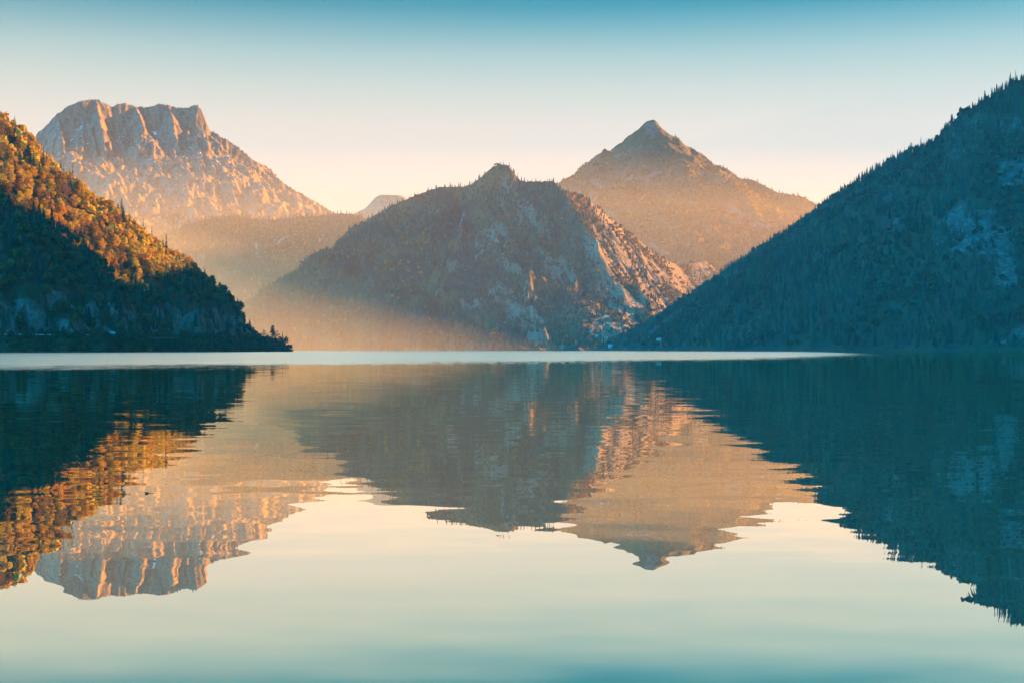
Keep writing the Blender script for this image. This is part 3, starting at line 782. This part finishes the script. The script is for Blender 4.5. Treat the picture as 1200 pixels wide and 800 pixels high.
for a, b in zip(vis[:-1], vis[1:]):
    (x0, y0), (x1, y1) = road[a], road[b]
    y0 -= 2.9; y1 -= 2.9
    mb.add([(x0-ox, y0-oy, .45), (x1-ox, y1-oy, .45), (x1-ox, y1-oy, 1.05), (x0-ox, y0-oy, 1.05), (x0-ox, y0-oy+.12, .45), (x1-ox, y1-oy+.12, .45), (x1-ox, y1-oy+.12, 1.05), (x0-ox, y0-oy+.12, 1.05)],
           [(0, 1, 2, 3), (5, 4, 7, 6), (3, 2, 6, 7), (1, 0, 4, 5)])
link('rail', mb.mesh('rail', M_STEEL), rail)
pm = MB(); pm.box(-.08, .08, .13, .3, -.1, 1.0); pm = pm.mesh('post', M_STEEL)
for a in vis: 
    q = link('post', pm, rail); q.location = (road[a][0]-ox, road[a][1]-2.9-oy, 0)

def house(name, loc, rz, w, d, h, roof_h, wall_m, roof_m, label, cat, windows):
    e = empty(name, loc, rz, label=label, category=cat)
    wb = MB(); wb.box(-w/2, w/2, -d/2, d/2, -1.2, h)
    wb.add([(-w/2, -d/2, h), (-w/2, d/2, h), (-w/2, 0, h + roof_h), (w/2, -d/2, h), (w/2, d/2, h), (w/2, 0, h + roof_h)], [(0, 2, 1), (3, 4, 5)])
    link('wall', wb.mesh('wall', wall_m), e)
    rb = MB(); o_ = .5; k = roof_h / (d / 2)
    for s_ in (-1, 1):
        y0, z0 = s_ * (d/2 + o_), h - o_ * k
        rb.add([(-w/2-o_, y0, z0+.06), (w/2+o_, y0, z0+.06), (w/2+o_, 0, h+roof_h+.06), (-w/2-o_, 0, h+roof_h+.06), (-w/2-o_, y0, z0+.3), (w/2+o_, y0, z0+.3), (w/2+o_, 0, h+roof_h+.3), (-w/2-o_, 0, h+roof_h+.3)],
               [(0, 1, 2, 3), (7, 6, 5, 4), (0, 4, 5, 1), (0, 3, 7, 4), (1, 5, 6, 2)])
    link('roof', rb.mesh('roof', roof_m), e)
    db = MB(); db.box(-.5, .5, -d/2 - .06, -d/2 + .02, 0, 2.); q = link('door', db.mesh('door', M_WOOD), e); q.location.x = w * .28
    for wx, wz in windows:
        b = MB(); b.box(-.55, .55, -d/2 - .05, -d/2 + .02, 0, 1.2); q = link('window', b.mesh('window', M_GLASS), e); q.location = (wx, 0, wz)
    return e
def on_ground(px, py, terr, y0, y1):
    """first spot of the ground along one bearing from the near shore where it has risen to this height in view"""
    for Y in np.arange(y0, y1, 4.):
        X = (px - 600) / F * Y
        for T in terr:
            if T.xs[0] < X < T.xs[-1] and T.ys[0] < Y < T.ys[-1]:
                z = float(T.z(X, Y))
                if z > 1 and to_px(X, Y, z)[1] <= py: return X, Y, z
    return None
i = int(np.argmin(abs(600 + F * road[:, 0] / road[:, 1] - 131)))
house('roadside_hut', (road[i][0], road[i][1] - 3.2, 12.1), 0, 4.2, 3.0, 2.3, .9, M_PLASTER, M_ROOFG, 'tiny pale hut beside the shore road at the foot of the rock cliff', 'hut', [(-.9, .8)])
hs = [(716, 407, 'pale lakeside house at the water at the foot of the cliff mountain', 15, M_ROOFG), (707, 401, 'pale house with long wall just above the lakeside house', 17, M_ROOF), (699, 396, 'small house under the golden trees at the cliff foot', 11, M_ROOFG),
      (710, 397, 'small pale house second from the top of the little hamlet', 11, M_ROOF), (693, 391, 'topmost house of the hamlet at the cliff foot', 12, M_ROOFG), (772, 404, 'lone pale house at the shore below the shaded mountain', 8, M_ROOFG)]
for px, py, lab, w, rm in hs:
    g = on_ground(px, py, [cliff, shade], 2300, 4000)
    if g: house('lakeside_house', g, .2, w * .7, 7, 4.2, 2.4, M_PLASTER, rm, lab, 'house', [(-w*.22, 1.2), (-w*.02, 1.2), (-w*.22, 2.9), (-w*.02, 2.9)])['group'] = 'houses of the lakeside hamlet'

# driftwood on the calm water
dm = MB(); dm.tube([(-.035, 0, .002), (-.01, .004, .012), (.02, 0, .016), (.04, -.003, .006)], [.006, .016, .017, .005], 6); dm.tube([(-.02, 0, .014), (-.028, 0, .034), (-.022, 0, .044)], [.007, .006, .003], 5); dm.tube([(.04, -.003, .006), (.09, .01, .003), (.15, .008, .002)], [.005, .004, .002], 5)
dw = link('driftwood', dm.mesh('driftwood', M_BARK), label='small dark scrap of driftwood floating alone on the calm water', category='driftwood')
dw.scale = (.62, .62, .62); dw.location = ((172 - 600) / F * 16.9, 16.9, 0)

# ------------------------------------------------------------------ air
def air(name, density, aniso, col=(.97, .93, .88)):
    m = bpy.data.materials.new(name); t = NT(m)
    pv = t.n('ShaderNodeVolumePrincipled'); pv.inputs['Color'].default_value = (*col, 1); pv.inputs['Density'].default_value = density; pv.inputs['Anisotropy'].default_value = aniso
    o = t.n('ShaderNodeOutputMaterial'); t.l(pv.outputs[0], o.inputs['Volume'])
    return m
hb = MB(); hb.box(-14500, 14500, -3000, 16000, -13.5, 1345); link('haze', hb.mesh('haze', air('thin air', 5.e-6, .0)), kind='stuff')
hb = MB(); hb.box(-6000, 6000, 4440, 11500, -12.8, 640); link('mist', hb.mesh('mist', air('valley mist air', 9.e-5, .25, (1., .80, .38))), kind='stuff')
hb = MB(); hb.box(-1900, 1250, 420, 2780, -12.7, 340); link('mist', hb.mesh('mist', air('near lake mist air', 4.5e-5, .0)), kind='stuff')
# a bank of thicker mist low over the far water, thinning out to its edges
hb = MB()
lo = [(-1500, 2500, -12.6), (-500, 2785, -12.6), (420, 3960, -12.6), (420, 4010, -12.6), (-1500, 4300, -12.6)]
up = [(-1500, 2540, 6), (-500, 2795, 6), (412, 3972, 6), (412, 4002, 8), (-1500, 4290, 520)]
hb.add(lo + up, [(4, 3, 2, 1, 0), (5, 6, 9), (6, 7, 8), (6, 8, 9)] + [(k, (k + 1) % 5, 5 + (k + 1) % 5, 5 + k) for k in range(5)])
link('mist', hb.mesh('mist', air('low lake mist air', 3.6e-4, .25, (1., .78, .36))), kind='stuff')

# ------------------------------------------------------------------ sky, sun
w = bpy.data.worlds.new('World'); SC.world = w; w.use_nodes = True
nt = w.node_tree; nt.nodes.clear()
class WT(NT):
    def __init__(s, tree): s.t = tree
t = WT(nt)
sky = t.n('ShaderNodeTexSky', sky_type='NISHITA', sun_disc=False, sun_elevation=SUN_EL, sun_rotation=SUN_AZ, altitude=500., air_density=1., dust_density=1., ozone_density=1.5)
bg1 = t.n('ShaderNodeBackground'); bg1.inputs[1].default_value = .05
tint = t.n('ShaderNodeMix', data_type='RGBA', blend_type='MULTIPLY'); tint.inputs[0].default_value = 1.
t.l(sky.outputs[0], tint.inputs[6]); tint.inputs[7].default_value = (.015, .07, .10, 1); t.l(tint.outputs[2], bg1.inputs[0])
tc = t.n('ShaderNodeTexCoord'); sx = t.n('ShaderNodeSeparateXYZ'); t.l(tc.outputs['Generated'], sx.inputs[0])
col = t.ramp(sx.outputs[2], [(0., (1.0, .70, .52)), (.09, (1.05, .83, .66)), (.125, (1.02, .86, .70)), (.155, (.96, .85, .69)), (.18, (.76, .79, .66)), (.202, (.50, .68, .61)), (.222, (.20, .48, .50)), (.236, (.02, .32, .40)), (.275, (.10, .42, .50)), (.33, (2.2, 2.2, 2.0)), (.42, (1.9, 2.1, 2.0)), (.55, (.02, .38, .56)), (1., (.002, .45, .75))])  # pale bright band above the view added to whiten the ruffled water
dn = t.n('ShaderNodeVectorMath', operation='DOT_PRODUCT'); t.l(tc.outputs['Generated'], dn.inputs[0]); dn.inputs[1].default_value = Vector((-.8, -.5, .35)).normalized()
cool_fill = t.ramp(dn.outputs['Value'], [(0., (.004, .28, .46)), (.35, (.004, .45, .76)), (.85, (.002, 3.0, 6.2))])  # added teal lobe behind the camera, brightens the shaded mountain
glow = t.ramp(t.math('ADD', t.math('MULTIPLY', sx.outputs[1], .96), t.math('MULTIPLY', sx.outputs[0], .28)), [(.40, (0, 0, 0)), (.80, (1, 1, 1))])
col = t.mix(glow, cool_fill, col)
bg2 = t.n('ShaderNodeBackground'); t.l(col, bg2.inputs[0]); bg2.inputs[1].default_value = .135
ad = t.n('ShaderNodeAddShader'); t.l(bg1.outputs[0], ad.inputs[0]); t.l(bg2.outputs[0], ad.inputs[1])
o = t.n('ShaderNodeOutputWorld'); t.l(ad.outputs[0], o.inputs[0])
sl = bpy.data.lights.new('sun', 'SUN'); sl.energy = 5.; sl.angle = math.radians(.5); sl.color = (1., .42, .08)
so = bpy.data.objects.new('sun', sl); C.objects.link(so)
so.rotation_euler = Vector(S3).to_track_quat('Z', 'Y').to_euler(); so.location = (3000, 1000, 1500)

# ------------------------------------------------------------------ camera, render
cd = bpy.data.cameras.new('camera'); cd.lens = 50; cd.sensor_width = 36; cd.clip_start = .1; cd.clip_end = 60000
cam = bpy.data.objects.new('camera', cd); C.objects.link(cam); SC.camera = cam
cam.location = (0, 0, EYE); cam.rotation_euler = (math.radians(90) + math.atan(10 / F), 0, 0)
SC.render.engine = 'CYCLES'
SC.view_settings.view_transform = 'Standard'; SC.view_settings.look = 'None'; SC.view_settings.exposure = 2.55; SC.view_settings.gamma = 1.; SC.view_settings.use_curve_mapping = False
cy = SC.cycles
cy.max_bounces = 5; cy.diffuse_bounces = 2; cy.glossy_bounces = 2; cy.transmission_bounces = 2; cy.transparent_max_bounces = 6; cy.volume_bounces = 1
cy.caustics_reflective = False; cy.caustics_refractive = False; cy.sample_clamp_indirect = 6.
cy.use_denoising = True
